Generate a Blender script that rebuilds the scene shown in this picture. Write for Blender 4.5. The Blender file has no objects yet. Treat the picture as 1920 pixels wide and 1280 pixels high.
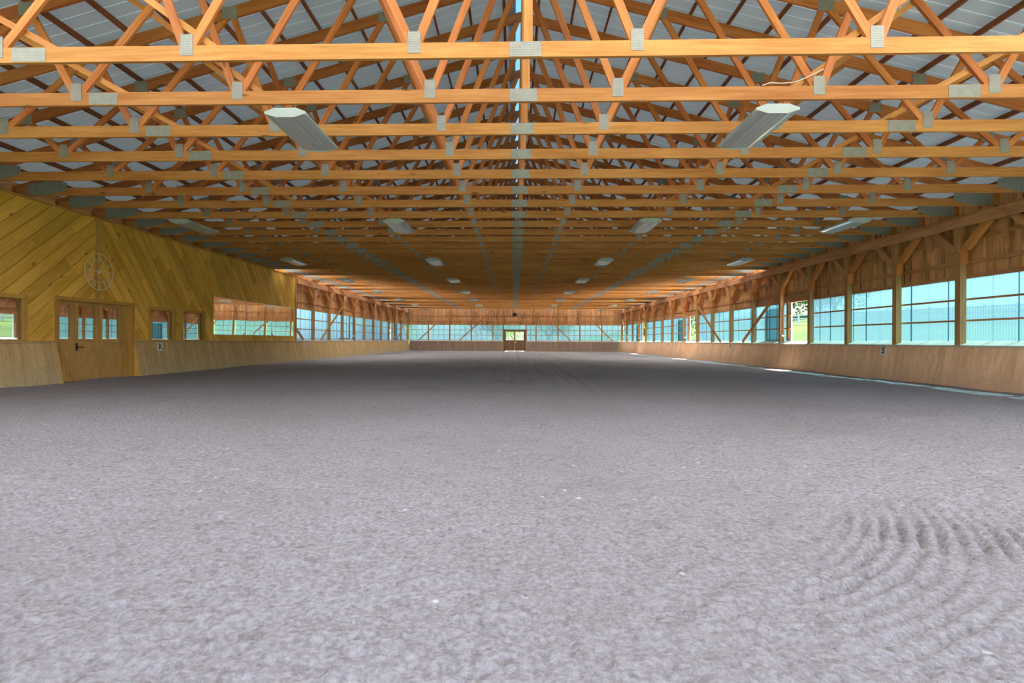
import bpy, math, random
import numpy as np
from mathutils import Vector, Matrix

random.seed(11)
RS = np.random.RandomState(5)
SC = bpy.context.scene
COL = SC.collection
R = random.Random(3)

# ------------------------------------------------------------------ numbers
XI = 10.33            # inner face of the posts
EYE = 1.034
XC = 0.10             # ridge line
YF = 51.85            # inner face of the far posts
CH0, CHS, NTR = 5.65, 1.056, 44
CHZ = 4.034           # underside of the bottom chords
KT, KB, KH = 10.30, 10.10, 0.95   # kick board top / base / height
XW = 10.60            # plane of the translucent panels
WZ0, WZ1 = 1.08, 2.53
PITCH = 0.27
RIDGE = 7.03
YN = -1.0

ORD = ['first','second','third','fourth','fifth','sixth','seventh','eighth','ninth','tenth','eleventh','twelfth',
 'thirteenth','fourteenth','fifteenth','sixteenth','seventeenth','eighteenth','nineteenth','twentieth']
def ordinal(i):
    if i < 20: return ORD[i]
    n = i + 1
    tens = {2:'twenty',3:'thirty',4:'forty'}[n // 10]
    if n % 10 == 0: return {2:'twentieth',3:'thirtieth',4:'fortieth'}[n // 10]
    return tens + '-' + ORD[n % 10 - 1]

# ------------------------------------------------------------------ helpers
def tag(o, label=None, cat=None, group=None, kind=None):
    if label: o['label'] = label
    if cat: o['category'] = cat
    if group: o['group'] = group
    if kind: o['kind'] = kind
    return o

def empty(name, loc, label=None, cat=None, group=None, kind=None):
    o = bpy.data.objects.new(name, None)
    o.empty_display_size = 0.1
    COL.objects.link(o)
    o.location = loc
    return tag(o, label, cat, group, kind)

def copy_tree(o, parent=None):
    c = o.copy(); COL.objects.link(c); c.parent = parent
    for ch in list(o.children):
        copy_tree(ch, c)
    return c

class MB:
    """collects boards, bars and plates; each board keeps its own grain coordinates"""
    def __init__(s):
        s.v, s.f, s.gc, s.tone, s.mi = [], [], [], [], []
    def add(s, pts, faces, gcs, tone=None, mi=0):
        b = len(s.v); t = R.random() if tone is None else tone
        s.v += [tuple(p) for p in pts]; s.gc += [tuple(g) for g in gcs]; s.tone += [t] * len(pts)
        for f in faces:
            s.f.append([b + i for i in f]); s.mi.append(mi)
    def hexa(s, pts, gl, tone=None, mi=0):
        o = Vector((R.random() * 40, R.random() * 40, R.random() * 40))
        s.add(pts, [(0,3,2,1),(4,5,6,7),(0,1,5,4),(1,2,6,5),(2,3,7,6),(3,0,4,7)], [Vector(g) + o for g in gl], tone, mi)
    def box(s, lo, hi, axis=None, tone=None, mi=0):
        lo = Vector(lo); hi = Vector(hi); d = hi - lo
        if axis is None: axis = max(range(3), key=lambda k: d[k])
        o = [axis] + [k for k in range(3) if k != axis]
        p = [Vector((x, y, z)) for z in (lo[2], hi[2]) for x, y in ((lo[0],lo[1]),(hi[0],lo[1]),(hi[0],hi[1]),(lo[0],hi[1]))]
        s.hexa(p, [(q[o[0]], q[o[1]], q[o[2]]) for q in p], tone, mi)
    def beam(s, p0, p1, w, h, up=(0,0,1), tone=None, mi=0):
        p0 = Vector(p0); p1 = Vector(p1); d = p1 - p0; L = d.length; d.normalize()
        sd = d.cross(Vector(up)).normalized(); u = sd.cross(d)
        p, g = [], []
        for a, q in ((0, p0), (L, p1)):
            for x, y in ((-1,-1),(1,-1),(1,1),(-1,1)):
                p.append(q + sd * (x * w / 2) + u * (y * h / 2)); g.append((a, x * w / 2, y * h / 2))
        s.hexa(p, g, tone, mi)
    def prism(s, poly, off, tone=None, mi=0, ax=None):
        """poly: list of 3-D points (planar), off: extrusion vector; ax: grain direction"""
        n = len(poly); off = Vector(off); P = [Vector(q) for q in poly]; P += [q + off for q in P]
        a = Vector(ax).normalized() if ax else Vector((0, 0, 1))
        b = off.normalized(); c = a.cross(b)
        o = Vector((R.random() * 40,) * 3)
        s.add(P, [tuple(range(n))[::-1], tuple(range(n, 2 * n))] + [(i, (i + 1) % n, n + (i + 1) % n, n + i) for i in range(n)],
              [Vector((q.dot(a), q.dot(b), q.dot(c))) + o for q in P], tone, mi)
    def cyl(s, p0, p1, r, n=8, r1=None, tone=None, mi=0):
        p0 = Vector(p0); p1 = Vector(p1); d = (p1 - p0); L = d.length; d.normalize()
        e = d.cross(Vector((0, 0, 1)) if abs(d.z) < .9 else Vector((1, 0, 0))).normalized(); f = d.cross(e)
        r1 = r if r1 is None else r1
        P, G = [], []
        for a, q, rr in ((0, p0, r), (L, p1, r1)):
            for k in range(n):
                t = 2 * math.pi * k / n
                P.append(q + (e * math.cos(t) + f * math.sin(t)) * rr); G.append((a, rr * math.cos(t), rr * math.sin(t)))
        s.add(P, [tuple(range(n))[::-1], tuple(range(n, 2 * n))] + [(k, (k + 1) % n, n + (k + 1) % n, n + k) for k in range(n)], G, tone, mi)
    def tube(s, pts, r, n=6):
        for a, b in zip(pts[:-1], pts[1:]): s.cyl(a, b, r, n)
    def build(s, name, mat, parent=None, smooth=False):
        me = bpy.data.meshes.new(name)
        me.from_pydata(s.v, [], s.f)
        for m in (mat if isinstance(mat, (list, tuple)) else [mat]): me.materials.append(m)
        a = me.attributes.new('gc', 'FLOAT_VECTOR', 'POINT'); a.data.foreach_set('vector', np.array(s.gc, dtype=np.float32).ravel())
        a = me.attributes.new('tone', 'FLOAT', 'POINT'); a.data.foreach_set('value', np.array(s.tone, dtype=np.float32))
        me.polygons.foreach_set('material_index', s.mi)
        if smooth: me.polygons.foreach_set('use_smooth', [True] * len(me.polygons))
        me.update()
        o = bpy.data.objects.new(name, me); COL.objects.link(o); o.parent = parent
        return o

# ------------------------------------------------------------------ materials
def lin(c):
    return tuple(((x / 255) / 12.92 if x / 255 <= .04045 else ((x / 255 + .055) / 1.055) ** 2.4) for x in c) + (1.0,)

class NT:
    def __init__(s, name):
        s.m = bpy.data.materials.new(name); s.m.use_nodes = True
        s.t = s.m.node_tree; s.t.nodes.clear()
        s.out = s.t.nodes.new('ShaderNodeOutputMaterial')
    def n(s, ty, **kw):
        x = s.t.nodes.new('ShaderNode' + ty)
        for k, v in kw.items():
            if k in ('operation','blend_type','data_type','feature','attribute_name','noise_dimensions','interpolation_type','distribution','wave_type','bands_direction','clamp','sky_type','sun_disc','sun_elevation','sun_rotation','altitude','air_density','dust_density','ozone_density'):
                setattr(x, k, v)
            else:
                x.inputs[int(k[1:]) if k[0] == 'i' and k[1:].isdigit() else k.replace('_', ' ')].default_value = v
        return x
    def l(s, a, b): s.t.links.new(a, b)
    def math(s, op, a, b=None, c=None):
        x = s.n('Math', operation=op)
        for i, q in enumerate((a, b, c)):
            if q is None: continue
            if isinstance(q, (int, float)): x.inputs[i].default_value = q
            else: s.l(q, x.inputs[i])
        return x.outputs[0]
    def vmath(s, op, a, b):
        x = s.n('VectorMath', operation=op)
        for i, q in enumerate((a, b)):
            if isinstance(q, tuple): x.inputs[i].default_value = q
            else: s.l(q, x.inputs[i])
        return x.outputs[0]
    def mix(s, fac, a, b, blend='MIX'):
        x = s.n('Mix', data_type='RGBA', blend_type=blend)
        for i, q in ((0, fac), (6, a), (7, b)):
            if isinstance(q, (int, float, tuple)): x.inputs[i].default_value = q
            else: s.l(q, x.inputs[i])
        return x.outputs[2]
    def step(s, v, a, b):
        x = s.n('MapRange', interpolation_type='SMOOTHSTEP'); x.clamp = True
        s.l(v, x.inputs[0]); x.inputs[1].default_value = a; x.inputs[2].default_value = b
        return x.outputs[0]
    def bsdf(s, col, rough=.6, metal=0.0, spec=.3, bump=None, bs=.3, bd=.01):
        p = s.n('BsdfPrincipled')
        if isinstance(col, tuple): p.inputs['Base Color'].default_value = col
        else: s.l(col, p.inputs['Base Color'])
        if isinstance(rough, (int, float)): p.inputs['Roughness'].default_value = rough
        else: s.l(rough, p.inputs['Roughness'])
        p.inputs['Metallic'].default_value = metal
        p.inputs['Specular IOR Level'].default_value = spec
        if bump is not None:
            b = s.n('Bump'); b.inputs['Strength'].default_value = bs; b.inputs['Distance'].default_value = bd
            s.l(bump, b.inputs['Height']); s.l(b.outputs[0], p.inputs['Normal'])
        s.l(p.outputs[0], s.out.inputs[0])
        return s.m

def wood(name, dark, light, knot=.5, ks=(1.5, 5.5, 5.5), var=.35, weather=None, planked=0.0, wam=.5, dust=None):
    """boards: stretched grain, a few knots, each board a little different.  planked = width of boards drawn on one slab"""
    k = NT(name)
    gc = k.n('Attribute', attribute_name='gc').outputs['Vector']
    tone = k.n('Attribute', attribute_name='tone').outputs['Fac']
    rnd = k.n('ObjectInfo').outputs['Random']
    groove = None
    if planked:
        sp = k.n('SeparateXYZ'); k.l(gc, sp.inputs[0])
        q = k.math('DIVIDE', sp.outputs[1], planked)
        idx = k.math('FLOOR', q)
        fr = k.math('FRACT', q)
        wn = k.n('TexWhiteNoise', noise_dimensions='1D'); k.l(idx, wn.inputs['W'])
        # boards come in lengths too
        seg = k.math('FLOOR', k.math('ADD', k.math('DIVIDE', sp.outputs[0], 2.3), k.math('MULTIPLY', wn.outputs['Value'], 7.0)))
        wn2 = k.n('TexWhiteNoise', noise_dimensions='2D')
        cb = k.n('CombineXYZ'); k.l(idx, cb.inputs[0]); k.l(seg, cb.inputs[1]); k.l(cb.outputs[0], wn2.inputs['Vector'])
        tone = wn2.outputs['Value']
        cb2 = k.n('CombineXYZ'); k.l(k.math('ADD', sp.outputs[0], k.math('MULTIPLY', tone, 31.0)), cb2.inputs[0]); k.l(sp.outputs[1], cb2.inputs[1]); k.l(tone, cb2.inputs[2])
        gc = cb2.outputs[0]
        e = k.math('MINIMUM', fr, k.math('SUBTRACT', 1.0, fr))
        groove = k.step(e, 0.0, .05)
    off = k.n('CombineXYZ'); k.l(k.math('MULTIPLY', rnd, 57.0), off.inputs[0]); k.l(k.math('MULTIPLY', rnd, 13.0), off.inputs[1])
    g = k.vmath('ADD', gc, off.outputs[0])
    n1 = k.n('TexNoise', Scale=1.0, Detail=5.0, Roughness=.6, Distortion=.6); k.l(k.vmath('MULTIPLY', g, (1.6, 26, 26)), n1.inputs['Vector'])
    n2 = k.n('TexNoise', Scale=1.0, Detail=3.0, Roughness=.55); k.l(k.vmath('MULTIPLY', g, (.7, 4, 4)), n2.inputs['Vector'])
    fac = k.math('ADD', k.math('MULTIPLY', n1.outputs[0], .55), k.math('MULTIPLY', n2.outputs[0], .45))
    col = k.mix(k.step(fac, .3, .7), lin(dark), lin(light))
    if knot:
        vo = k.n('TexVoronoi', feature='F1', Scale=1.0, Randomness=1.0); k.l(k.vmath('MULTIPLY', g, ks), vo.inputs['Vector'])
        sepc = k.n('SeparateColor'); k.l(vo.outputs['Color'], sepc.inputs[0])
        on = k.math('GREATER_THAN', sepc.outputs[0], 1 - knot)
        kn = k.math('MULTIPLY', on, k.math('SUBTRACT', 1.0, k.step(vo.outputs['Distance'], .05, .15)))
        col = k.mix(k.math('MULTIPLY', kn, .75), col, tuple(x * .22 for x in lin(dark)[:3]) + (1,))
    tv = k.math('ADD', k.math('MULTIPLY', tone, .6), k.math('MULTIPLY', rnd, .4))
    hs = k.n('HueSaturation'); k.l(col, hs.inputs['Color'])
    k.l(k.math('ADD', 1 - var / 2, k.math('MULTIPLY', tv, var)), hs.inputs['Value'])
    k.l(k.math('ADD', .496, k.math('MULTIPLY', rnd, .008)), hs.inputs['Hue'])
    col = hs.outputs[0]
    if weather:
        wz = k.n('TexNoise', Scale=1.0, Detail=4.0, Roughness=.7); k.l(k.vmath('MULTIPLY', g, (.55, 7, 7)), wz.inputs['Vector'])
        col = k.mix(k.math('MULTIPLY', k.step(wz.outputs[0], .50, .68), wam), col, lin(weather))
    if dust:
        # pale sand dust kicked up on to the foot of the boards
        ge = k.n('NewGeometry'); sz = k.n('SeparateXYZ'); k.l(ge.outputs['Position'], sz.inputs[0])
        dn = k.n('TexNoise', Scale=3.0, Detail=4.0); k.l(ge.outputs['Position'], dn.inputs['Vector'])
        h = k.math('ADD', sz.outputs[2], k.math('MULTIPLY', dn.outputs[0], -.5))
        col = k.mix(k.math('MULTIPLY', k.math('SUBTRACT', 1.0, k.step(h, -.28, .45)), .6), col, lin(dust))
    hgt = n1.outputs[0]
    if groove is not None:
        col = k.mix(k.math('MULTIPLY', k.math('SUBTRACT', 1.0, groove), .7), col, (.03, .018, .006, 1))
        hgt = k.math('ADD', k.math('MULTIPLY', n1.outputs[0], .25), groove)
    return k.bsdf(col, .62, spec=.25, bump=hgt, bs=.35, bd=.004)

def plain(name, rgb, rough=.5, metal=0.0, spec=.4, noise=.12, ns=6.0):
    k = NT(name)
    tc = k.n('TexCoord')
    n = k.n('TexNoise', Scale=ns, Detail=4.0); k.l(tc.outputs['Object'], n.inputs['Vector'])
    c = lin(rgb)
    col = k.mix(n.outputs[0], tuple(x * (1 - noise) for x in c[:3]) + (1,), tuple(min(1, x * (1 + noise)) for x in c[:3]) + (1,))
    return k.bsdf(col, rough, metal, spec)

M = {}
M['chord'] = wood('pine_chord', (166, 106, 46), (196, 142, 78), knot=.45, var=.28)
M['web'] = wood('pine_web', (164, 94, 42), (202, 134, 74), knot=.4, var=.5)
M['post'] = wood('treated_post', (158, 116, 68), (198, 156, 104), knot=.35, var=.25, weather=(142, 126, 86), wam=.45)
M['brace'] = wood('orange_brace', (196, 122, 62), (228, 160, 92), knot=.4, var=.3)
M['header'] = wood('header_board', (184, 126, 84), (216, 162, 116), knot=.35, var=.25, weather=(110, 80, 56), wam=.3)
M['rough'] = wood('rough_sawn_board', (198, 140, 86), (240, 190, 134), knot=.45, var=.5, weather=(60, 42, 30), wam=.75)
M['girt'] = wood('girt_board', (184, 128, 82), (216, 164, 116), knot=.3, var=.3)
M['kick_red'] = wood('kick_board_brown', (222, 172, 130), (250, 212, 170), knot=.5, var=.34, dust=(188, 150, 120))
M['kick_ochre'] = wood('kick_board_ochre', (182, 148, 94), (214, 184, 126), knot=.6, var=.34, dust=(176, 164, 128))
M['kick_far'] = wood('kick_board_grey', (128, 104, 88), (164, 140, 122), knot=.2, var=.35, dust=(150, 130, 112))
M['panel'] = wood('pine_panelling', (216, 160, 52), (250, 204, 96), knot=.85, var=.55, planked=.27, ks=(1.9, 3.6, 3.6))
M['ochre'] = wood('pine_trim', (180, 134, 60), (206, 162, 86), knot=.3, var=.2)
M['doorwood'] = wood('pine_door', (176, 132, 70), (206, 164, 98), knot=.45, var=.22)
M['doorframe'] = wood('far_door_wood', (120, 84, 58), (150, 112, 82), knot=.3, var=.2)
M['sill'] = wood('pale_sill', (186, 176, 152), (216, 208, 184), knot=.2, var=.15)
M['sill_left'] = wood('grey_sill', (160, 158, 150), (186, 186, 178), knot=.2, var=.15)
M['purlin'] = wood('dark_purlin', (120, 68, 34), (156, 94, 50), knot=.3, var=.3)
M['light_wood'] = wood('pale_brace', (196, 164, 112), (218, 190, 140), knot=.25, var=.2)
M['enamel'] = plain('white_enamel', (172, 184, 178), .35)
M['wire'] = plain('pale_wire', (214, 206, 190), .5)
M['dark'] = plain('black_plastic', (22, 22, 24), .5)
M['iron'] = plain('black_iron', (24, 20, 18), .45, spec=.5)
M['signwhite'] = plain('white_sign', (236, 236, 232), .4, noise=.04)
M['signblack'] = plain('black_letter', (16, 16, 18), .5)
M['whiteframe'] = plain('white_frame', (214, 220, 224), .4)
M['clockmetal'] = plain('pale_gold_metal', (240, 220, 168), .35, metal=.2)
M['conduit'] = plain('rust_conduit', (140, 74, 52), .5)
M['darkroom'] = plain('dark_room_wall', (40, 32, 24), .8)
M['hubglass'] = plain('clock_hub', (225, 225, 215), .15)

def mk_plate():
    k = NT('punched_plate')
    tc = k.n('TexCoord'); ob = tc.outputs['Object']
    sp = k.n('SeparateXYZ'); k.l(ob, sp.inputs[0])
    a = k.math('SINE', k.math('MULTIPLY', sp.outputs[2], 2 * math.pi / .025))
    b = k.math('SINE', k.math('MULTIPLY', sp.outputs[0], 2 * math.pi / .018))
    h = k.math('MAXIMUM', k.math('MULTIPLY', a, b), k.math('MULTIPLY', a, .7))
    sl = k.step(h, .35, .8)
    n = k.n('TexNoise', Scale=9.0, Detail=3.0); k.l(ob, n.inputs['Vector'])
    base = k.mix(n.outputs[0], lin((128, 131, 120)), lin((164, 168, 154)))
    col = k.mix(k.math('MULTIPLY', sl, .45), base, lin((104, 102, 90)))
    return k.bsdf(col, .5, .25, .4, bump=h, bs=.4, bd=.003)
M['plate'] = mk_plate()

def mk_heel():
    k = NT('heel_plate_metal')
    tc = k.n('TexCoord'); sp = k.n('SeparateXYZ'); k.l(tc.outputs['Object'], sp.inputs[0])
    a = k.math('SINE', k.math('MULTIPLY', sp.outputs[0], 2 * math.pi / .025))
    col = k.mix(k.step(a, 0.2, .9), lin((150, 156, 148)), lin((112, 118, 112)))
    return k.bsdf(col, .45, .3, .4, bump=a, bs=.3, bd=.003)
M['heel'] = mk_heel()

def mk_roof(nm='galvanised_sheet_glow', c0=(138, 156, 162), c1=(168, 182, 186), tr=.012):
    k = NT(nm)
    tc = k.n('TexCoord'); n = k.n('TexNoise', Scale=.8, Detail=4.0); k.l(tc.outputs['Object'], n.inputs['Vector'])
    col = k.mix(n.outputs[0], lin(c0), lin(c1))
    k.bsdf(col, .4, 0, .4)
    pb = k.out.inputs[0].links[0].from_socket
    tl = k.n('BsdfTranslucent'); tl.inputs[0].default_value = (.70, .84, .92, 1)  # slight translucency added so the metal roof glows and lights the floor
    ms = k.n('MixShader'); ms.inputs[0].default_value = tr; k.l(pb, ms.inputs[1]); k.l(tl.outputs[0], ms.inputs[2]); k.l(ms.outputs[0], k.out.inputs[0])
    return k.m
M['roof'] = mk_roof()
M['roof_rib'] = mk_roof('highlit_roof_rib', (222, 228, 230), (240, 244, 246), .026)  # rib tops paler and glowing: a highlight put into the colour

def mk_glazing(name, tint, fac):
    k = NT(name)
    tr = k.n('BsdfTransparent'); tr.inputs[0].default_value = tint
    tl = k.n('BsdfTranslucent'); tl.inputs[0].default_value = tuple(x * .92 for x in tint[:3]) + (1,)
    gl = k.n('BsdfGlossy'); gl.inputs['Roughness'].default_value = .25
    lw = k.n('LayerWeight', Blend=.25)
    f = k.math('MINIMUM', k.math('ADD', fac, k.math('MULTIPLY', lw.outputs['Facing'], .25)), .97)
    m1 = k.n('MixShader'); k.l(f, m1.inputs[0]); k.l(tr.outputs[0], m1.inputs[1]); k.l(tl.outputs[0], m1.inputs[2])
    m2 = k.n('MixShader'); m2.inputs[0].default_value = .05; k.l(m1.outputs[0], m2.inputs[1]); k.l(gl.outputs[0], m2.inputs[2])
    k.l(m2.outputs[0], k.out.inputs[0])
    return k.m
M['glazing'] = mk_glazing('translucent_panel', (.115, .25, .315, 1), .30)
M['glazing_left'] = mk_glazing('translucent_panel_clock_wall_brightened', (.27, .47, .56, 1), .38)  # same panel, tint raised to make up for weaker daylight here
M['glazing_far'] = mk_glazing('translucent_panel_far_brightened', (.19, .37, .43, 1), .38)  # tint raised likewise to brighten the far wall panels
M['lap'] = mk_glazing('translucent_panel_lap', (.07, .14, .17, 1), .6)
M['slid'] = mk_glazing('translucent_panel_double', (.14, .24, .25, 1), .6)
def mk_opal(name, c):
    k = NT(name); t_ = k.n('BsdfTranslucent'); t_.inputs[0].default_value = c; k.l(t_.outputs[0], k.out.inputs[0]); return k.m
M['ridge'] = mk_opal('translucent_ridge', (.17, .27, .38, 1))
M['sky'] = mk_opal('opal_fill_sheet', (.62, .62, .63, 1))  # for added roof sheets out of view that let in fill light
M['fill_near'] = mk_opal('near_opal_fill_sheet', (.38, .38, .42, 1))

def mk_glass(name, refl, tint):
    k = NT(name)
    tr = k.n('BsdfTransparent'); tr.inputs[0].default_value = tint
    gl = k.n('BsdfGlossy'); gl.inputs['Roughness'].default_value = 0.0; gl.inputs[0].default_value = (.95, .97, .97, 1)
    m = k.n('MixShader'); m.inputs[0].default_value = refl
    k.l(tr.outputs[0], m.inputs[1]); k.l(gl.outputs[0], m.inputs[2]); k.l(m.outputs[0], k.out.inputs[0])
    return k.m
M['glass'] = mk_glass('window_glass', .45, (.6, .6, .58, 1))
M['clear'] = mk_glass('clear_glass', .06, (.95, .97, .97, 1))
def mk_mirror():
    k = NT('silver_mirror')
    tc = k.n('TexCoord'); n = k.n('TexNoise', Scale=.55, Detail=1.0); k.l(tc.outputs['Object'], n.inputs['Vector'])
    return k.bsdf((.93, .95, .94, 1), 0.01, 1.0, .5, bump=n.outputs[0], bs=.05, bd=.06)
M['mirror'] = mk_mirror()

def mk_lens():
    k = NT('ribbed_reflector')
    tc = k.n('TexCoord'); sp = k.n('SeparateXYZ'); k.l(tc.outputs['Object'], sp.inputs[0])
    n = k.n('TexNoise', Scale=1.0, Detail=3.0); k.l(k.vmath('MULTIPLY', tc.outputs['Object'], (60, 2, 2)), n.inputs['Vector'])
    col = k.mix(n.outputs[0], lin((178, 180, 178)), lin((226, 230, 228)))
    return k.bsdf(col, .2, .35, .5, bump=n.outputs[0], bs=.25, bd=.004)
M['lens'] = mk_lens()

def mk_sand():
    k = NT('riding_sand')
    tc = k.n('TexCoord'); ob = tc.outputs['Object']
    n1 = k.n('TexNoise', Scale=38.0, Detail=6.0, Roughness=.7); k.l(ob, n1.inputs['Vector'])
    n2 = k.n('TexNoise', Scale=.35, Detail=3.0); k.l(ob, n2.inputs['Vector'])
    n3 = k.n('TexNoise', Scale=120.0, Detail=3.0, Roughness=.7); k.l(ob, n3.inputs['Vector'])
    col = k.mix(k.step(n1.outputs[0], .3, .7), lin((144, 138, 134)), lin((184, 181, 180)))
    col = k.mix(k.math('MULTIPLY', k.step(n2.outputs[0], .4, .65), .25), col, lin((142, 132, 124)))
    vo = k.n('TexVoronoi', Scale=7.0); k.l(ob, vo.inputs['Vector'])
    sc = k.n('SeparateColor'); k.l(vo.outputs['Color'], sc.inputs[0])
    on = k.math('MULTIPLY', k.math('GREATER_THAN', sc.outputs[1], .8), k.math('SUBTRACT', 1.0, k.step(vo.outputs['Distance'], .05, .14)))
    col = k.mix(k.math('MULTIPLY', on, .8), col, lin((226, 228, 232)))
    v2 = k.n('TexVoronoi', feature='SMOOTH_F1', Scale=26.0)
    wob = k.n('TexNoise', Scale=14.0, Detail=3.0); k.l(ob, wob.inputs['Vector'])
    k.l(k.vmath('ADD', ob, k.vmath('MULTIPLY', wob.outputs['Color'], (.12, .12, .12))), v2.inputs['Vector'])
    h = k.math('ADD', k.math('ADD', n1.outputs[0], k.math('MULTIPLY', n3.outputs[0], .6)), k.math('MULTIPLY', v2.outputs['Distance'], -1.2))
    s2 = k.n('SeparateColor'); k.l(v2.outputs['Color'], s2.inputs[0])
    col = k.mix(k.math('MULTIPLY', k.step(s2.outputs[0], .55, .95), .35), col, lin((112, 100, 92)))
    return k.bsdf(col, .9, 0, .1, bump=h, bs=1.0, bd=.03)
M['sand'] = mk_sand()

def mk_lawn():
    k = NT('mown_lawn')
    tc = k.n('TexCoord'); ob = tc.outputs['Object']
    n1 = k.n('TexNoise', Scale=.18, Detail=4.0); k.l(ob, n1.inputs['Vector'])
    n2 = k.n('TexNoise', Scale=6.0, Detail=4.0); k.l(ob, n2.inputs['Vector'])
    f = k.math('ADD', k.math('MULTIPLY', n1.outputs[0], .6), k.math('MULTIPLY', n2.outputs[0], .4))
    return k.bsdf(k.mix(k.step(f, .35, .65), lin((44, 68, 24)), lin((68, 92, 38))), .8, 0, .15, bump=n2.outputs[0], bs=.4, bd=.05)
M['lawn'] = mk_lawn()
M['gravel'] = plain('bounce_gravel', (194, 191, 186), .9, noise=.15, ns=30.0)
def mk_leaf(name, a, b):
    k = NT(name)
    at = k.n('Attribute', attribute_name='tone').outputs['Fac']
    col = k.mix(at, lin(a), lin(b))
    d = k.n('BsdfDiffuse'); t = k.n('BsdfTranslucent'); k.l(col, d.inputs[0]); k.l(col, t.inputs[0])
    m = k.n('MixShader'); m.inputs[0].default_value = .35; k.l(d.outputs[0], m.inputs[1]); k.l(t.outputs[0], m.inputs[2]); k.l(m.outputs[0], k.out.inputs[0])
    return k.m
M['leaf'] = mk_leaf('green_leaves', (70, 108, 58), (140, 174, 104))
M['leafy'] = mk_leaf('yellow_green_leaves', (86, 116, 34), (150, 176, 64))
M['bark'] = plain('tree_bark', (84, 70, 56), .9)
M['fence'] = plain('pale_fence_paint', (196, 204, 208), .6)

# ------------------------------------------------------------------ roof trusses
def zt(x):  # middle of the top chord above the bottom chord's underside
    return (RIDGE - CHZ) - PITCH * abs(x)
TH = .044
root = empty('roof_truss', (XC, CH0, CHZ))
b = MB(); b.box((-10.62, 0, 0), (10.62, TH, .165)); b.build('bottom_chord', M['chord'], root)
for s in (-1, 1):
    b = MB()
    cs = 1 / math.sqrt(1 + PITCH ** 2)
    h = .17 / cs
    poly = [(0, .001, zt(0) - h / 2), (s * 10.95, .001, zt(10.95) - h / 2), (s * 10.95, .001, zt(10.95) + h / 2), (0, .001, zt(0) + h / 2)]
    if s < 0: poly = poly[::-1]
    b.prism(poly, (0, TH - .002, 0), ax=(s, 0, -PITCH)); b.build('top_chord', M['web'], root)
b = MB(); b.box((-.01, .003, .14), (.08, TH - .003, zt(0) - .04)); b.build('king_post', M['chord'], root)
WEBS = [(1.16, .05), (1.20, 2.25), (3.62, 2.3), (3.68, 4.3), (5.73, 4.36), (5.78, 6.4), (7.73, 6.45), (7.78, 8.4)]
THIN = [(3.3, 5.3), (5.05, 6.9)]
for s in (-1, 1):
    for x0, x1 in WEBS:
        b = MB(); b.beam((s * x0, TH / 2, .13), (s * x1, TH / 2, zt(x1) - .02), .038, .089, up=(0, 1, 0)); 
        # width lies in the plane of the truss
        b = MB(); b.beam((s * x0, TH / 2, .13), (s * x1, TH / 2, zt(x1) - .02), .089, .038, up=(0, 1, 0)); b.build('web', M['web'], root)
    for x0, x1 in THIN:
        b = MB(); b.beam((s * x0, TH + .02, .12), (s * x1, TH + .02, zt(x1) - .02), .07, .036, up=(0, 1, 0)); b.build('diagonal_web', M['chord'], root)
def plate(x0, x1, z0, z1, nm='connector_plate'):
    b = MB(); b.box((x0, -.004, z0), (x1, -.0005, z1)); o = b.build(nm, M['plate'], root)
    return tag(o, 'punched grey metal plate')
plate(-.17, .17, .004, .162, 'splice_plate')
for s in (-1, 1):
    plate(s * 5.4 - .19, s * 5.4 + .19, .008, .158, 'splice_plate')
    for x in (1.18, 3.65, 5.76, 7.76):
        plate(s * x - .068, s * x + .068, .055, .285)
    for x in (2.28, 4.33, 6.42, 8.42):
        plate(s * x - .11, s * x + .11, zt(x) - .09, zt(x) + .08)
    b = MB()
    poly = [(s * 9.5, -.004, .12), (s * 9.52, -.004, .27), (s * 9.9, -.004, .31), (s * 10.35, -.004, .24), (s * 10.35, -.004, .02), (s * 9.95, -.004, .01), (s * 9.7, -.004, .06)]
    if s < 0: poly = poly[::-1]
    b.prism(poly, (0, .0035, 0)); tag(b.build('heel_plate', M['heel'], root), 'dull grey heel plate at the truss end')
for i in range(NTR):
    o = root if i == 0 else copy_tree(root)
    o.location = (XC, CH0 + CHS * i, CHZ)
    tag(o, 'orange timber roof truss with grey punched plates, %s from the near end' % ordinal(i), 'roof truss', 'roof trusses')

WN = [0]
# ------------------------------------------------------------------ purlins and roof
NP = 18
for s in (-1, 1):
    for j in range(NP):
        x = .3 + j * .615
        zz = RIDGE - PITCH * x + .088
        b = MB(); b.box((-.019, 0, 0), (.019, YF + .4 - YN, .089), axis=1)
        o = b.build('purlin', M['purlin']); o.location = (XC + s * x, YN, zz)
        o.rotation_euler = (0, s * math.atan(PITCH), 0)
        tag(o, 'dark roof purlin under the metal sheets, %s down from the ridge, %s' % (ordinal(j), 'clock side' if s < 0 else 'side opposite the clock'), 'purlin', 'roof purlins')
per = .23; SH = 4 * per
nsh = int((YF + .9 - YN) / SH)
def roof_sheet(b, s, j, mi=0, xa=.10, xb=10.98, ribs=True):
    prof = []
    for k in range(4):
        y = YN - .2 + j * SH + k * per
        prof += [(y, 0), (y + per - .05, 0), (y + per - .035, .02), (y + per - .015, .02)]
    prof.append((YN - .2 + (j + 1) * SH, 0))
    pts = []
    for y, d in prof:
        for x in (xa, xb): pts.append((XC + s * x, y, RIDGE - PITCH * x + .19 + d))
    fc = []
    for q in range(len(prof) - 1):
        f = (2 * q, 2 * q + 1, 2 * q + 3, 2 * q + 2)
        fc.append(f if s < 0 else f[::-1])
    b.add(pts, fc, pts, .5, mi)
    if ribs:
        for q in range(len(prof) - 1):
            if q % 4 == 2: b.mi[q - (len(prof) - 1)] = 1  # rib top takes the painted highlight
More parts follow.
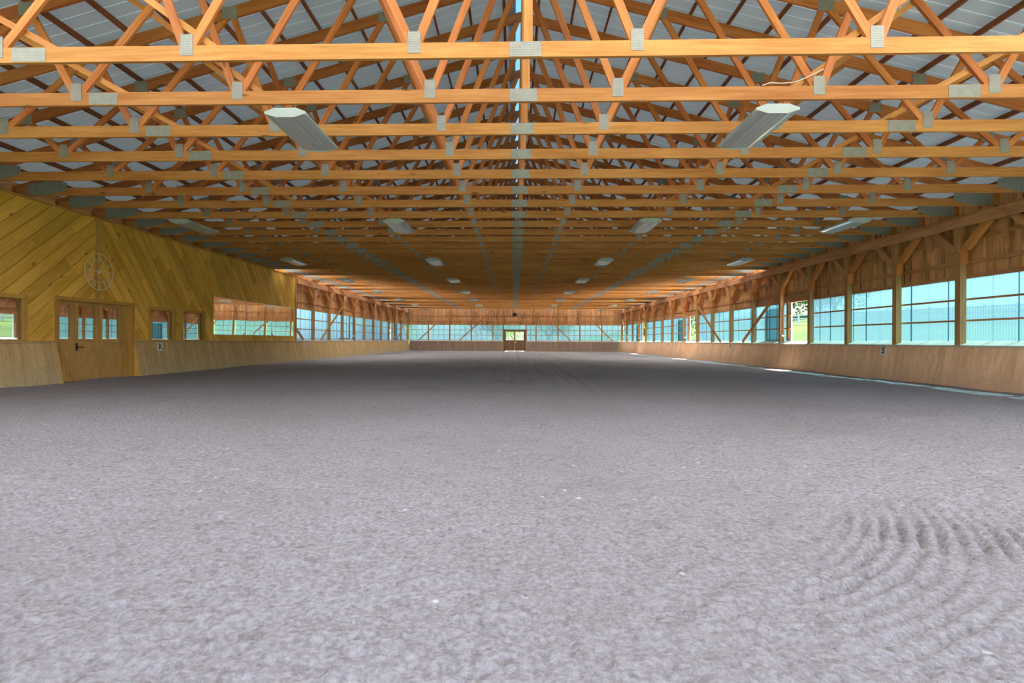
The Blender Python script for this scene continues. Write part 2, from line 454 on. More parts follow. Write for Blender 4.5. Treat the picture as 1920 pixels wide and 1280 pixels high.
def fill_from(j):
    """how far down the slope a sheet turns from metal to added, unseen translucent sheet for fill light; None = metal all the way"""
    y = YN - .2 + (j + .5) * SH
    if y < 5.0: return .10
    if y < 21 or j % (2 if y < 36 else 4): return None
    x = (RIDGE - EYE - .15 * (y - SH)) / PITCH
    return max(.10, round(x, 1)) if x < 10 else None
b = MB()
for s in (-1, 1):
    for j in range(nsh):
        x = fill_from(j)
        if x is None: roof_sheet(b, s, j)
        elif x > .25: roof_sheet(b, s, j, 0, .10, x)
tag(b.build('ceiling', [M['roof'], M['roof_rib']]), 'ribbed grey metal roof sheets with added glow above the trusses', 'roof', kind='structure')
for s in (-1, 1):
    k = 0
    for j in range(nsh):
        x = fill_from(j)
        if x is not None:
            WN[0] += 1; b = MB(); roof_sheet(b, s, j, 0, x, ribs=False); near = YN + j * SH < 6  # made-up sheets, hidden from the camera, brighten the arena
            tag(b.build('window_%d' % WN[0], M['fill_near' if near else 'sky']), 'added unseen roof sheet letting light in, %s skylight from the near end, %s slope' % (ordinal(k), 'clock side' if s < 0 else 'other'), 'skylight', 'fill_sheets', 'structure'); k += 1
b = MB()
for s in (-1, 1):
    b.prism([(XC, YN, RIDGE + .25), (XC + s * .22, YN, RIDGE + .16), (XC + s * .22, YN, RIDGE + .165), (XC, YN, RIDGE + .255)], (0, YF - YN + .5, 0))
tag(b.build('ceiling_ridge', M['ridge']), 'pale blue translucent ridge strip along the roof peak', 'roof ridge', kind='structure')

# ------------------------------------------------------------------ wall frames of reference
def P(w, u, d, z):
    if w == 'right': return Vector((XW - d, u, z))
    if w == 'left': return Vector((-XW + d, u, z))
    return Vector((u, YF + .27 - d, z))
def wbox(b, w, u0, u1, d0, d1, z0, z1, **k):
    p = P(w, u0, d0, z0); q = P(w, u1, d1, z1)
    b.box([min(p[i], q[i]) for i in range(3)], [max(p[i], q[i]) for i in range(3)], **k)

SIDE = {'left': 'clock wall', 'right': 'wall opposite the clock', 'far': 'far end wall'}
def corrugated(b, w, u0, u1, z0, z1, d=0.0, mi=0, amp=.011, pitch=.07):
    n = max(4, int((u1 - u0) / pitch * 4)); pts, fc = [], []
    for i in range(n + 1):
        u = u0 + (u1 - u0) * i / n
        dd = d + amp * math.sin(2 * math.pi * u / pitch)
        for z in (z0, z1): pts.append(P(w, u, dd, z))
    for i in range(n):
        q = (2 * i, 2 * i + 2, 2 * i + 3, 2 * i + 1)
        fc.append(q)
    b.add(pts, fc, pts, .5, mi)
def window_bay(w, u0, u1, label, open_gap=None, slid=None, z0=WZ0, z1=WZ1, rails=True, head=True, seam=.607):
    WN[0] += 1
    r = empty('window_%d' % WN[0], P(w, (u0 + u1) / 2, 0, z0))
    tag(r, label, 'window', 'translucent windows of the ' + SIDE[w], 'structure')
    inv = Matrix.Translation(-r.location)
    def put(o):
        o.data.transform(inv); o.parent = r; return o
    if open_gap:
        spans = [(u0, open_gap[0]), (open_gap[1], u1)]
    else:
        spans = [(u0, u1)]
    spans = [s for s in spans if s[1] - s[0] > .04]
    if spans:
        b = MB()
        for a, c in spans:
            corrugated(b, w, a, c, z0 - .02, z1 + .03)
            u = math.ceil((a + .03) / seam) * seam
            while u < c - .02:
                corrugated(b, w, u - .016, u + .016, z0 - .02, z1 + .03, d=.004, mi=1); u += seam
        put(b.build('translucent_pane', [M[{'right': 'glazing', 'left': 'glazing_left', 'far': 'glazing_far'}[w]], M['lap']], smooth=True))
        if rails:
            for z in (z0 + (z1 - z0) * .325, z0 + (z1 - z0) * .665):
                b = MB()
                for a, c in spans: wbox(b, w, a, c, .02, .075, z - .022, z + .022)
                put(b.build('rail', M['girt']))
    if head:
        b = MB(); wbox(b, w, u0, u1, .015, .06, z1 - .005, z1 + .09); put(b.build('head_board', M['girt']))
    if open_gap or slid:
        b = MB(); wbox(b, w, u0, u1, .06, .11, z1 + .0, z1 + .24); put(b.build('track_header', M['header']))
    if open_gap:
        b = MB()
        g0, g1 = open_gap
        wbox(b, w, g0 - .05, g0, -.02, .05, z0, z1); wbox(b, w, g1, g1 + .10, -.03, .02, z0, z1)
        wbox(b, w, g0, g1, -.02, .02, z0 - .06, z0)
        put(b.build('frame', M['whiteframe']))
        b = MB(); wbox(b, w, g1 + .10, min(g1 + .26, u1), .0, .07, z0, z1); put(b.build('jamb', M['post']))
    if slid:
        b = MB(); corrugated(b, w, slid[0], slid[1], z0, z1 - .02, d=-.06)
        put(b.build('sliding_pane', M['slid'], smooth=True))
        b = MB()
        wbox(b, w, slid[1] - .12, slid[1], -.09, -.05, z0 - .02, z1); wbox(b, w, slid[0], slid[0] + .04, -.09, -.05, z0, z1)
        wbox(b, w, slid[0], slid[1], -.09, -.05, z0 - .02, z0 + .04)
        put(b.build('sliding_frame', plainf))
    return r
plainf = plain('grey_frame', (96, 104, 104), .5)

# ------------------------------------------------------------------ posts
RP = [8.5, 10.6, 12.69, 14.76, 16.87, 18.98, 21.04, 23.44, 25.82, 28.2, 30.5, 32.9, 35.33, 37.65, 39.94, 42.38, 44.8, 47.1, 49.55]
LP = [27.2, 29.6, 31.9, 34.3, 36.65, 39.0, 41.3, 43.85, 46.1, 48.65]
def make_post(s):
    # local origin: near inner corner of the post at floor level; x outwards
    r = empty('timber_post', (s * XI, 0, 0))
    def X(a, c): return (min(s * a, s * c), max(s * a, s * c))
    b = MB(); x = X(0, .145); b.box((x[0], 0, 0), (x[1], .15, 3.99)); b.build('shaft', M['post'], r)
    b = MB(); x = X(-.01, .155); b.box((x[0], -.04, 2.86), (x[1], 0, 3.16)); b.build('cleat', M['brace'], r)
    b = MB(); x = X(-.035, 0); b.box((x[0], .005, 3.12), (x[1], .145, 3.685)); b.build('cover_board', M['post'], r)
    for sg, y0, mat in ((-1, -.005, M['brace']), (1, .155, M['girt'])):
        b = MB(); y1 = y0 + sg * .74
        x0, x1 = X(.01, .12)
        poly = [(x0, y0, 3.16), (x0, y0 + sg * .16, 3.16), (x0, y1, 3.70), (x0, y1 - sg * .20, 3.70), (x0, y0, 3.26)]
        if sg > 0: poly = poly[::-1]
        b.prism(poly, (x1 - x0, 0, 0), ax=(0, sg * .74, .54)); b.build('knee_brace', mat, r)
    return r
pr = make_post(1); pl = make_post(-1)
for i, y in enumerate(RP):
    o = pr if i == 0 else copy_tree(pr)
    o.location = (XI, y, 0)
    tag(o, 'timber post with knee braces, %s from the near end of the wall opposite the clock' % ordinal(i), 'post', 'posts of the wall opposite the clock')
for i, y in enumerate(LP):
    o = pl if i == 0 else copy_tree(pl)
    o.location = (-XI, y, 0)
    tag(o, 'timber post with knee braces, %s beyond the diagonal panelling of the clock wall' % ordinal(i), 'post', 'posts of the clock wall')
FP = [-8.36, -6.27, -4.17, -2.07, -1.06, 1.17, 2.13, 4.25, 6.36, 8.47]
b = MB(); b.box((-.06, 0, 0), (.06, .13, 4.03)); o0 = b.build('end_wall_post', M['post'])
for i, x in enumerate(FP):
    o = o0
    if i: o = o0.copy(); COL.objects.link(o)
    o.location = (x, YF, 0)
    tag(o, 'plain timber post of the far end wall, %s from the clock side corner' % ordinal(i), 'post', 'posts of the far end wall')
for s in (-1, 1):
    b = MB(); x0, x1 = sorted((s * XI, s * (XI + .2))); b.box((x0, YF + .004, 0), (x1, YF + .2, 4.03)); 
    o = b.build('corner_post', M['post']); tag(o, 'thick timber corner post at the far corner, %s' % ('clock side' if s < 0 else 'side opposite the clock'), 'post', 'corner posts')

# header beams
for s, y0, nm in ((1, 6.4, 'wall opposite the clock'), (-1, 24.94, 'clock wall beyond the panelling')):
    r = empty('header_plank', (s * (XI - .03), (y0 + YF) / 2, 3.69)); 
    tag(r, 'long horizontal timber header running under the truss ends, %s' % nm, 'header beam', 'wall headers')
    L = (YF - y0) / 2
    b = MB(); n = 9; 
    for j in range(n):
        a = -L + 2 * L * j / n; c = -L + 2 * L * (j + 1) / n - .004
        x0, x1 = sorted((s * -.05, s * -.002)); b.box((x0, a, .0), (x1, c, .23), axis=1)
    b.build('inner_plank', M['header'], r)
    b = MB(); x0, x1 = sorted((s * .18, s * .25)); b.box((x0, -L, .08), (x1, L, .345), axis=1); b.build('outer_plank', M['header'], r)

# long diagonal braces
def long_brace(s, y0, z0, y1, z1, lab, mat='brace', xo=.035):
    b = MB(); m = Vector((s * (XI + xo), y0, z0))
    tt = [0.0, 1.0]
    for y in (RP if s > 0 else LP):
        for yy in ((y - .004, y + .154) if y1 > y0 else (y + .154, y - .004)):
            q = (yy - y0) / (y1 - y0)
            if 0 < q < 1: tt.append(q)
    tt.sort()
    D = Vector((0, y1 - y0, z1 - z0)); pd = D.cross(Vector((1, 0, 0))).normalized() * .07
    for q0, q1 in zip(tt[::2], tt[1::2]):
        # plumb cuts at the posts
        k0, k1 = D * q0, D * q1
        dz = Vector((0, 0, .14 * D.length / abs(D.y) / 2))
        b.prism([k0 - dz + Vector((-.0175, 0, 0)), k1 - dz + Vector((-.0175, 0, 0)), k1 + dz + Vector((-.0175, 0, 0)), k0 + dz + Vector((-.0175, 0, 0))], (.035, 0, 0), ax=tuple(D))
    o = b.build('diagonal_brace', M[mat]); o.location = m
    tag(o, lab, 'brace', 'long diagonal braces'); return o
long_brace(1, 21.22, 3.05, 24.55, 1.02, 'orange diagonal brace dropping from the post beside the nearest open window')
long_brace(1, 30.455, 3.0, 27.1, 1.02, 'weathered diagonal brace dropping from the post beside the second open window', 'post')
long_brace(1, 51.6, 3.1, 48.8, 1.02, 'pale diagonal brace at the far corner of the wall opposite the clock', 'light_wood')
long_brace(-1, 31.855, 3.0, 28.3, 1.02, 'grey diagonal brace across two windows just beyond the panelling', 'post')
long_brace(-1, 25.0, 1.56, 25.95, 1.02, 'short end of a diagonal brace emerging from behind the panelling edge', 'header')
long_brace(-1, 51.0, 3.1, 46.9, 1.02, 'diagonal brace at the far corner of the clock wall', 'post')
for j, (x0, z0, x1, z1) in enumerate(((-6.2, 3.95, -9.35, 1.0), (-2.13, 3.95, -5.35, 1.0), (2.5, 3.95, 5.5, 1.0), (6.6, 3.95, 9.5, 1.0))):
    b = MB(); b.beam((0, 0, 0), (x1 - x0, 0, z1 - z0), .035, .11, up=(-(z1 - z0), 0, (x1 - x0)))
    b = MB(); b.beam((0, 0, 0), (x1 - x0, 0, z1 - z0), .11, .035, up=(0, 1, 0)); o = b.build('diagonal_brace', M['girt']); o.location = (x0, YF - .03, z0)
    tag(o, 'thin diagonal brace on the far end wall, %s from the clock side corner' % ordinal(j), 'brace', 'long diagonal braces')

# ------------------------------------------------------------------ windows on the three walls
ys = [6.4] + RP + [YF]
for i in range(len(ys) - 1):
    a, c = ys[i] + (.07 if i else 0), ys[i + 1] + .07
    lab = 'translucent ribbed window bay, %s from the near end of the wall opposite the clock' % ordinal(i)
    og = sl = None
    if abs(ys[i] - 18.98) < .01: og = (c - 1.62 + .05, c - .25); og = (19.25, 20.72); lab = 'nearest open window bay, showing lawn, fence and tree outside'
    if abs(ys[i] - 21.04) < .01: sl = (21.6, 22.9); lab = 'window bay with a slid-back pane beside the nearest open window'
    if abs(ys[i] - 30.5) < .01: og = (30.75, 32.45); lab = 'second open window bay, showing green leaves outside'
    if abs(ys[i] - 32.9) < .01: sl = (33.5, 34.9); lab = 'window bay with a slid-back pane beside the second open window'
    if abs(ys[i] - 42.38) < .01: og = (42.6, 44.3); lab = 'third open window bay, close to the far corner opposite the clock'
    if abs(ys[i] - 44.8) < .01: sl = (45.3, 46.6); lab = 'window bay with a slid-back pane beside the third open window'
    window_bay('right', a, c, lab, og, sl)
ys = [24.94] + LP + [YF]
for i in range(len(ys) - 1):
    a, c = ys[i] + (.07 if i else 0), ys[i + 1] + .07
    lab = 'translucent ribbed window bay, %s beyond the panelling of the clock wall' % ordinal(i)
    og = sl = None
    if abs(ys[i] - 43.85) < .01: og = (44.2, 45.6); lab = 'open window bay of the clock wall showing yellow green leaves'
    if abs(ys[i] - 46.1) < .01: sl = (46.6, 47.9); lab = 'window bay with a slid-back pane beyond the open one of the clock wall'
    r = window_bay('left', a, c, lab, og, sl)
    if abs(ys[i] - 31.9) < .01:
        b = MB(); wbox(b, 'left', 33.85, 33.95, .0, .06, WZ0, WZ1); wbox(b, 'left', a, 33.9, .0, .06, WZ0 - .02, WZ0 + .05)
        o = b.build('frame', plainf); o.data.transform(Matrix.Translation(-r.location)); o.parent = r
        b = MB(); wbox(b, 'left', a, c, .06, .10, WZ1, WZ1 + .24); o = b.build('track_header', M['header']); o.data.transform(Matrix.Translation(-r.location)); o.parent = r
xs = [-10.33] + FP + [10.33]
for i in range(len(xs) - 1):
    a, c = xs[i] + .06, xs[i + 1] - .06
    if i == 0: a = -10.33
    if i == len(xs) - 2: c = 10.33
    if abs(xs[i] + 1.06) < .01:
        window_bay('far', a, c, 'low translucent window strip over the pair of far doors', z0=2.1, rails=False, seam=.53)
    else:
        window_bay('far', a, c, 'translucent window bay of the far end wall, %s from the clock side corner' % ordinal(i), seam=.53)

# ------------------------------------------------------------------ upper board walls
def boards(w, u0, u1, ztop, nm, label):
    b = MB(); u = u0
    while u < u1 - .02:
        wd = R.uniform(.17, .23); c = min(u + wd, u1)
        zt1 = ztop((u + c) / 2) if callable(ztop) else ztop
        dd = R.uniform(0, .008)
        wbox(b, w, u, c - R.uniform(.004, .014), -.012 + dd, .014 + dd, 2.585 - R.uniform(0, .02), zt1, axis=2)
        u = c
    o = b.build(nm, M['rough']); tag(o, label, 'wall', kind='structure')
    b = MB()
    if callable(ztop):
        p = [P(w, u0, -.03, 2.6), P(w, u1, -.03, 2.6), P(w, u1, -.03, ztop(u1)), P(w, XC, -.03, ztop(XC)), P(w, u0, -.03, ztop(u0))]
        b.prism(p, (0, .015, 0))
    else:
        wbox(b, w, u0, u1, -.03, -.014, 2.58, ztop)
    b.build('backing', M['purlin'], o)
    for z in (2.91, 3.46):
        b = MB(); wbox(b, w, u0, u1, .024, .062, z - .045, z + .045); b.build('girt', M['girt'], o)
    return o
boards('right', 6.4, YF + .25, 4.34, 'wall_right', 'rough vertical board wall above the windows opposite the clock')
boards('left', 24.96, YF + .25, 4.34, 'wall_left_upper', 'rough vertical board wall above the windows beyond the panelling')
boards('far', -10.55, 10.55, lambda x: RIDGE - PITCH * abs(x - XC) + .05, 'wall_far', 'rough vertical board gable of the far end wall')
b = MB(); wbox(b, 'left', 4.0, 24.96, -.03, .0, 3.7, 4.34); tag(b.build('wall_left_eave', M['rough']), 'dark board closing the eave above the panelling', 'wall', kind='structure')
b = MB(); p = [(-10.9, YN - .1, 4.1), (10.9, YN - .1, 4.1), (10.9, YN - .1, 4.25), (XC, YN - .1, RIDGE + .1), (-10.9, YN - .1, 4.25)]  # unseen gable put in to hold daylight off the near trusses
b.prism(p, (0, .04, 0), ax=(0, 0, 1)); tag(b.build('wall_shading_gable', M['rough']), 'added unseen board gable cutting daylight on the near trusses', 'wall', kind='structure')
# short nailers between header and boards
NL = 0
for s, rows in ((1, RP), (-1, LP)):
    for i in range(len(rows) - 1):
        y = (rows[i] + rows[i + 1]) / 2 + .1
        b = MB(); x0, x1 = sorted((s * (XI + .12), s * (XI + .205))); b.box((x0, -.05, 0), (x1, .05, .45), axis=2)
        o = b.build('nailer_block', M['girt']); o.location = (0, y, 3.31)
        tag(o, 'short nailer block under the header, %s bay, %s' % (ordinal(i), 'clock wall' if s < 0 else 'wall opposite the clock'), 'block', 'nailer blocks')

# ------------------------------------------------------------------ kick boards
def kick(s, segs, nm, mat, sillm, label, bw=.2):
    b = MB()
    for y0, y1 in segs:
        y = y0
        while y < y1 - .01:
            c = min(y + R.uniform(bw * .85, bw * 1.15), y1)
            p = []
            for (yy) in (y + .002, c - .006):
                for (d, z) in ((0, 0), (1, 0), (1, 1), (0, 1)):
                    base = (KB, -.03) if z == 0 else (KT, KH)
                    p.append(Vector((s * (base[0] + d * .04), yy, base[1] + (0 if z else 0))))
            q = [p[0], p[1], p[2], p[3], p[4], p[5], p[6], p[7]]
            gl = [(v.z, v.y - y, v.x) for v in q]
            if s > 0: b.hexa(q, gl)
            else: b.hexa([q[4], q[5], q[6], q[7], q[0], q[1], q[2], q[3]], [gl[4], gl[5], gl[6], gl[7], gl[0], gl[1], gl[2], gl[3]])
            y = c
    o = b.build(nm, mat); tag(o, label, 'kick board', kind='structure')
    b = MB()
    for y0, y1 in segs:
        y = y0
        while y < y1 - .01:
            c = min(y + 1.0, y1)
            poly = [(s * (KT - .015), y, KH - .02), (s * (XW + .02), y, WZ0 - .03), (s * (XW + .02), y, WZ0 + .0), (s * (KT - .015), y, KH + .012)]
            if s < 0: poly = poly[::-1]
            b.prism(poly, (0, c - y - .004, 0), ax=(0, 1, 0)); y = c
    b.build('sill', sillm, o)
    return o
kick(1, [(5.0, YF - .2)], 'baseboard_right', M['kick_red'], M['sill'], 'brown leaning kick boards with pale sloping sill opposite the clock')
kl = kick(-1, [(5.0, 11.68), (14.17, YF - .2)], 'baseboard_left', M['kick_ochre'], M['sill_left'], 'ochre leaning kick boards along the clock wall')
for y in (11.655, 14.165):
    b = MB(); b.prism([(-XI, y, 0), (-KB - .0, y, 0), (-KT + .005, y, KH), (-XI, y, KH)][::-1], (0, .03, 0)); b.build('end_board', M['ochre'], kl)
b = MB()
for x0, x1 in ((-10.22, -1.0), (1.11, 10.22)):
    x = x0
    while x < x1 - .01:
        c = min(x + R.uniform(.15, .25), x1)
        b.prism([(x, YF - .25, -.03), (x, YF - .21, -.03), (x, YF - .04, KH), (x, YF - .08, KH)], (c - x - .003, 0, 0), ax=(0, .18, .98)); x = c
o = b.build('baseboard_far', M['kick_far']); tag(o, 'grey brown kick boards along the far end wall', 'kick board', kind='structure')
b = MB()
for x0, x1 in ((-10.3, -1.0), (1.11, 10.3)):
    b.prism([(x0, YF - .09, KH - .02), (x0, YF + .28, WZ0 - .03), (x0, YF + .28, WZ0), (x0, YF - .09, KH + .012)], (x1 - x0, 0, 0), ax=(1, 0, 0))
b.build('sill', M['sill'], o)
b = MB(); b.beam((0, 0, 0), (.22, .12, .92), .22, .03, up=(0, 1, 0)); o = b.build('corner_plank', M['light_wood']); o.location = (9.97, YF - .38, 0.0)
tag(o, 'single pale plank leaning over the kick boards in the far corner', 'plank')

# ------------------------------------------------------------------ diagonal panelling of the clock wall
PX = -XI
OPEN = [(9.3, 10.92, .99, 1.86), (11.72, 14.13, -.05, 1.92), (14.84, 15.87, .99, 1.86), (16.33, 17.42, .99, 1.87)]
YCH = 12.92
ycut = sorted({4.0, YCH, 24.94} | {v for o in OPEN for v in o[:2]})
zcut = sorted({-.05, .93, 4.03} | {v for o in OPEN for v in o[2:]})
b = MB()
aR, aL = math.radians(50), math.radians(140)
for y0, y1 in zip(ycut[:-1], ycut[1:]):
    for z0, z1 in zip(zcut[:-1], zcut[1:]):
        ym, zm = (y0 + y1) / 2, (z0 + z1) / 2
        if any(o[0] < ym < o[1] and o[2] < zm < o[3] for o in OPEN): continue
        if zm < .9 : continue
        an = math.radians(-52) if ym > YCH else math.radians(40)
        d = (math.cos(an), math.sin(an)); e = (-d[1], d[0])
        pts = [(PX, y0, z0), (PX, y1, z0), (PX, y1, z1), (PX, y0, z1)]
        gcs = [((p[1] - YCH) * d[0] + (p[2] - 2.0) * d[1] + 100, (p[1] - YCH) * e[0] + (p[2] - 2.0) * e[1] + 50, 0) for p in pts]
        b.add(pts, [(0, 3, 2, 1) if False else (0, 1, 2, 3)], gcs, .5)
wl = b.build('wall_left', M['panel']); tag(wl, 'wall of diagonal knotty pine boards meeting in a chevron', 'wall', kind='structure')
b = MB(); b.box((PX - .12, 4.0, .0), (PX - .09, 9.2, 4.03), axis=1); b.box((PX - .12, 17.5, .0), (PX - .09, 24.9, 4.03), axis=1); b.build('backing', M['purlin'], wl)
b = MB(); b.box((PX - .12, 4.0, 2.05), (PX - .09, 24.9, 4.03), axis=1); b.build('backing', M['purlin'], wl)
b = MB(); b.box((PX - .02, YCH - .09, 1.97), (PX + .018, YCH + .09, 3.99)); tag(b.build('trim_1', M['ochre']), 'vertical trim board where the diagonal boards meet', 'trim', kind='structure')
b = MB(); b.box((PX - .1, 4.0, 3.985), (PX + .03, 24.96, 4.03), axis=1); tag(b.build('trim_2', M['ochre']), 'long top trim of the diagonal panelling', 'trim', kind='structure')
b = MB(); b.box((PX - .1, 24.86, .95), (PX + .03, 24.98, 4.03)); tag(b.build('trim_3', M['header']), 'vertical end board of the diagonal panelling', 'trim', kind='structure')
b = MB(); b.box((PX - .03, 4.0, .942), (PX + .06, 11.68, .972), axis=1); b.box((PX - .03, 14.17, .942), (PX + .06, 24.9, .972), axis=1); tag(b.build('trim_4', M['ochre']), 'narrow ledge between the panelling and the kick boards', 'trim', kind='structure')

# dark room behind the observation windows
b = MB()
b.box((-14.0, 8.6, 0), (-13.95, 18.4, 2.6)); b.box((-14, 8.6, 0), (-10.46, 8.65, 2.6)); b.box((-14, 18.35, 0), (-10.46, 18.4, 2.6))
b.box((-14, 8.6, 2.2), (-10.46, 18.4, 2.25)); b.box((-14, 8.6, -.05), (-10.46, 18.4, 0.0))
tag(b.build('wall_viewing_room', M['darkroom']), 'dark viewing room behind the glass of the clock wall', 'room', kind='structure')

def obs_window(y0, y1, z0, z1, lab):
    WN[0] += 1
    r = empty('window_%d' % WN[0], (PX, (y0 + y1) / 2, z0), lab, 'window', 'viewing windows', 'structure')
    L = (y1 - y0) / 2; H = z1 - z0
    b = MB(); w = .085
    for q in (((-.1, -L - w, -.0), (.022, -L, H + w)), ((-.1, L, -.0), (.022, L + w, H + w)), ((-.1, -L, H), (.022, L, H + w)), ((-.1, -L - w, -.045), (.03, L + w, 0))):
        b.box(*q)
    b.build('frame', M['ochre'], r)
    b = MB(); b.box((-.06, -L, 0), (-.052, L, H)); b.build('pane', M['glass'], r)
obs_window(9.3, 10.92, .99, 1.86, 'wide viewing window before the stable doors, reflecting an open window')
obs_window(14.84, 15.87, .99, 1.86, 'square viewing window just beyond the stable doors, above the R sign')
obs_window(16.33, 17.42, .99, 1.87, 'square viewing window between the R sign and the mirrors')

# ------------------------------------------------------------------ stable doors
tz = 1.92
b = MB()
b.box((PX - .1, 11.66, 0), (PX + .025, 11.75, tz + .06)); b.box((PX - .1, 14.08, .0), (PX + .025, 14.18, tz + .06))
b.box((PX - .11, 11.65, tz - .01), (PX + .032, 14.19, tz + .075)); b.box((PX - .12, 13.80, 0), (PX - .07, 14.10, tz))
tag(b.build('trim_5', M['ochre']), 'pine frame around the stable doors below the clock', 'door frame', kind='structure')
def leaf(n, y0, y1, lab, handle=False, sw=.11):
    r = empty('door_%d' % n, (PX - .05, (y0 + y1) / 2, 0.02), lab, 'door', 'stable doors', 'structure')
    L = (y1 - y0) / 2; T = tz - .03
    b = MB()
    for a, c in ((-L, -L + sw), (L - sw, L)): b.box((-.04, a, 0), (.0, c, T))
    for z0, z1 in ((0, .12), (.86, 1.0), (T - .10, T)): b.box((-.04, -L + sw, z0), (-.002, L - sw, z1), axis=1)
    b.build('frame', M['doorwood'], r)
    b = MB(); b.box((-.03, -L + sw, 1.0), (-.022, L - sw, T - .10)); b.build('pane', M['glass'], r)
    b = MB(); n_ = 3; w = (2 * L - 2 * sw) / n_
    for j in range(n_): b.box((-.035, -L + sw + j * w, .12), (-.018, -L + sw + (j + 1) * w - .003, .86), axis=2)
    b.build('panel', M['doorwood'], r)
    b = MB(); b.beam((-.012, -L + sw, .14), (-.012, L - sw, .85), .014, .075, up=(0, -.7, .7)); b.build('cross_brace', M['doorwood'], r)
    b = MB(); b.beam((-.007, -L + sw, .85), (-.007, L - sw, .14), .014, .075, up=(0, .7, .7)); b.build('cross_brace', M['doorwood'], r)
    if handle:
        b = MB(); b.box((0, -L + .03, .72), (.012, -L + .075, .90)); b.cyl((.0, -L + .052, .80), (.05, -L + .052, .80), .011); b.cyl((.05, -L + .052, .80), (.05, -L + .21, .805), .010)
        tag(b.build('handle', M['iron'], r), 'black iron lever handle')
    return r
leaf(1, 11.76, 12.27, 'narrow fixed side leaf at the near end of the stable doors')
leaf(2, 12.29, 13.02, 'stable door leaf with the black handle below the clock', True)
leaf(3, 13.03, 13.79, 'stable door leaf next to the wide jamb and the R sign')

# ------------------------------------------------------------------ mirrors
for j, (y0, y1) in enumerate(((17.98, 20.17), (20.2, 22.4), (22.43, 24.62))):
    r = empty('wall_mirror', (PX + .002, (y0 + y1) / 2, 1.20), 'large frameless mirror on the diagonal panelling, %s of three from the doors' % ordinal(j), 'mirror', 'wall mirrors')
    L = (y1 - y0) / 2
    b = MB(); b.box((0, -L, 0), (.008, L, 1.28)); b.build('glass', M['mirror'], r)
    b = MB(); t = .018
    b.box((0, -L - t, -t), (.014, -L, 1.28 + t)); b.box((0, L, -t), (.014, L + t * .3, 1.28 + t)); b.box((0, -L, 1.28), (.014, L, 1.28 + t)); b.box((0, -L, -t), (.014, L, 0))
    tag(b.build('edge_strip', M['signwhite'], r), 'pale edge strip')
    r.rotation_euler = (0, math.radians(.6), math.radians((.5, -.2, -.6)[j]))

# ------------------------------------------------------------------ clock
ck = empty('wall_clock', (PX + .045, YCH - .01, 2.68), 'round open metal wall clock with roman numerals above the stable doors', 'clock')
def ring(r, t, nm):
    b = MB(); n = 64; pts = []
    for k in range(n):
        a = 2 * math.pi * k / n
        for rr, xx in ((r - t, -.008), (r + t, -.008), (r + t, .008), (r - t, .008)):
            pts.append((xx, rr * math.cos(a), rr * math.sin(a)))
    fc = []
    for k in range(n):
        m = (k + 1) % n
        for q in range(4): fc.append((4 * k + q, 4 * k + (q + 1) % 4, 4 * m + (q + 1) % 4, 4 * m + q))
    b.add(pts, fc, pts); b.build(nm, M['clockmetal'], ck)
ring(.452, .009, 'outer_ring'); ring(.27, .006, 'inner_ring')
NUM = ['XII', 'I', 'II', 'III', 'IIII', 'V', 'VI', 'VII', 'VIII', 'IX', 'X', 'XI']
WID = {'I': .036, 'V': .062, 'X': .062}
for k, nm in enumerate(NUM):
    a = math.radians(90 - 30 * k)   # y grows away from the camera = clockwise to the right as seen from the arena
    rad = Vector((0, math.cos(a), math.sin(a))); tan = Vector((0, math.sin(a), -math.cos(a)))
    b = MB(); tot = sum(WID[c] for c in nm); x = -tot / 2; r0, r1 = .275, .447
    for c in nm:
        w = WID[c]; m = x + w / 2
        def st(ta, ra, tb, rb, th=.011):
            b.beam(rad * ra + tan * ta, rad * rb + tan * tb, .008, th, up=tuple(tan))
        if c == 'I': st(m, r0, m, r1)
        if c == 'V': st(m, r0, m - .02, r1, .014); st(m, r0, m + .02, r1, .007)
        if c == 'X': st(m + .02, r0, m - .02, r1, .014); st(m - .02, r0, m + .02, r1, .007)
        x += w
    b.build('numeral', M['clockmetal'], ck)
def hand(deg, L, nm):
    a = math.radians(90 - deg); d = Vector((0, math.cos(a), math.sin(a)))
    b = MB(); b.beam(d * -.1, d * L, .006, .012, up=(0, -d.z, d.y)); b.build(nm, M['clockmetal'], ck)
hand(270, .27, 'minute_hand'); hand(30, .2, 'hour_hand')
b = MB(); b.beam((0, 0, -.27), (0, 0, .27), .006, .007, up=(0, 1, 0)); b.build('spine_bar', M['clockmetal'], ck)
b = MB(); b.cyl((-.02, 0, 0), (.02, 0, 0), .04, 16); b.build('hub', M['hubglass'], ck)
for z in (.3, -.3):
    pass
b = MB(); b.cyl((-.045, 0, .452), (0, 0, .452), .008); b.cyl((-.045, 0, -.452), (0, 0, -.452), .008); b.build('stand_off', M['clockmetal'], ck)

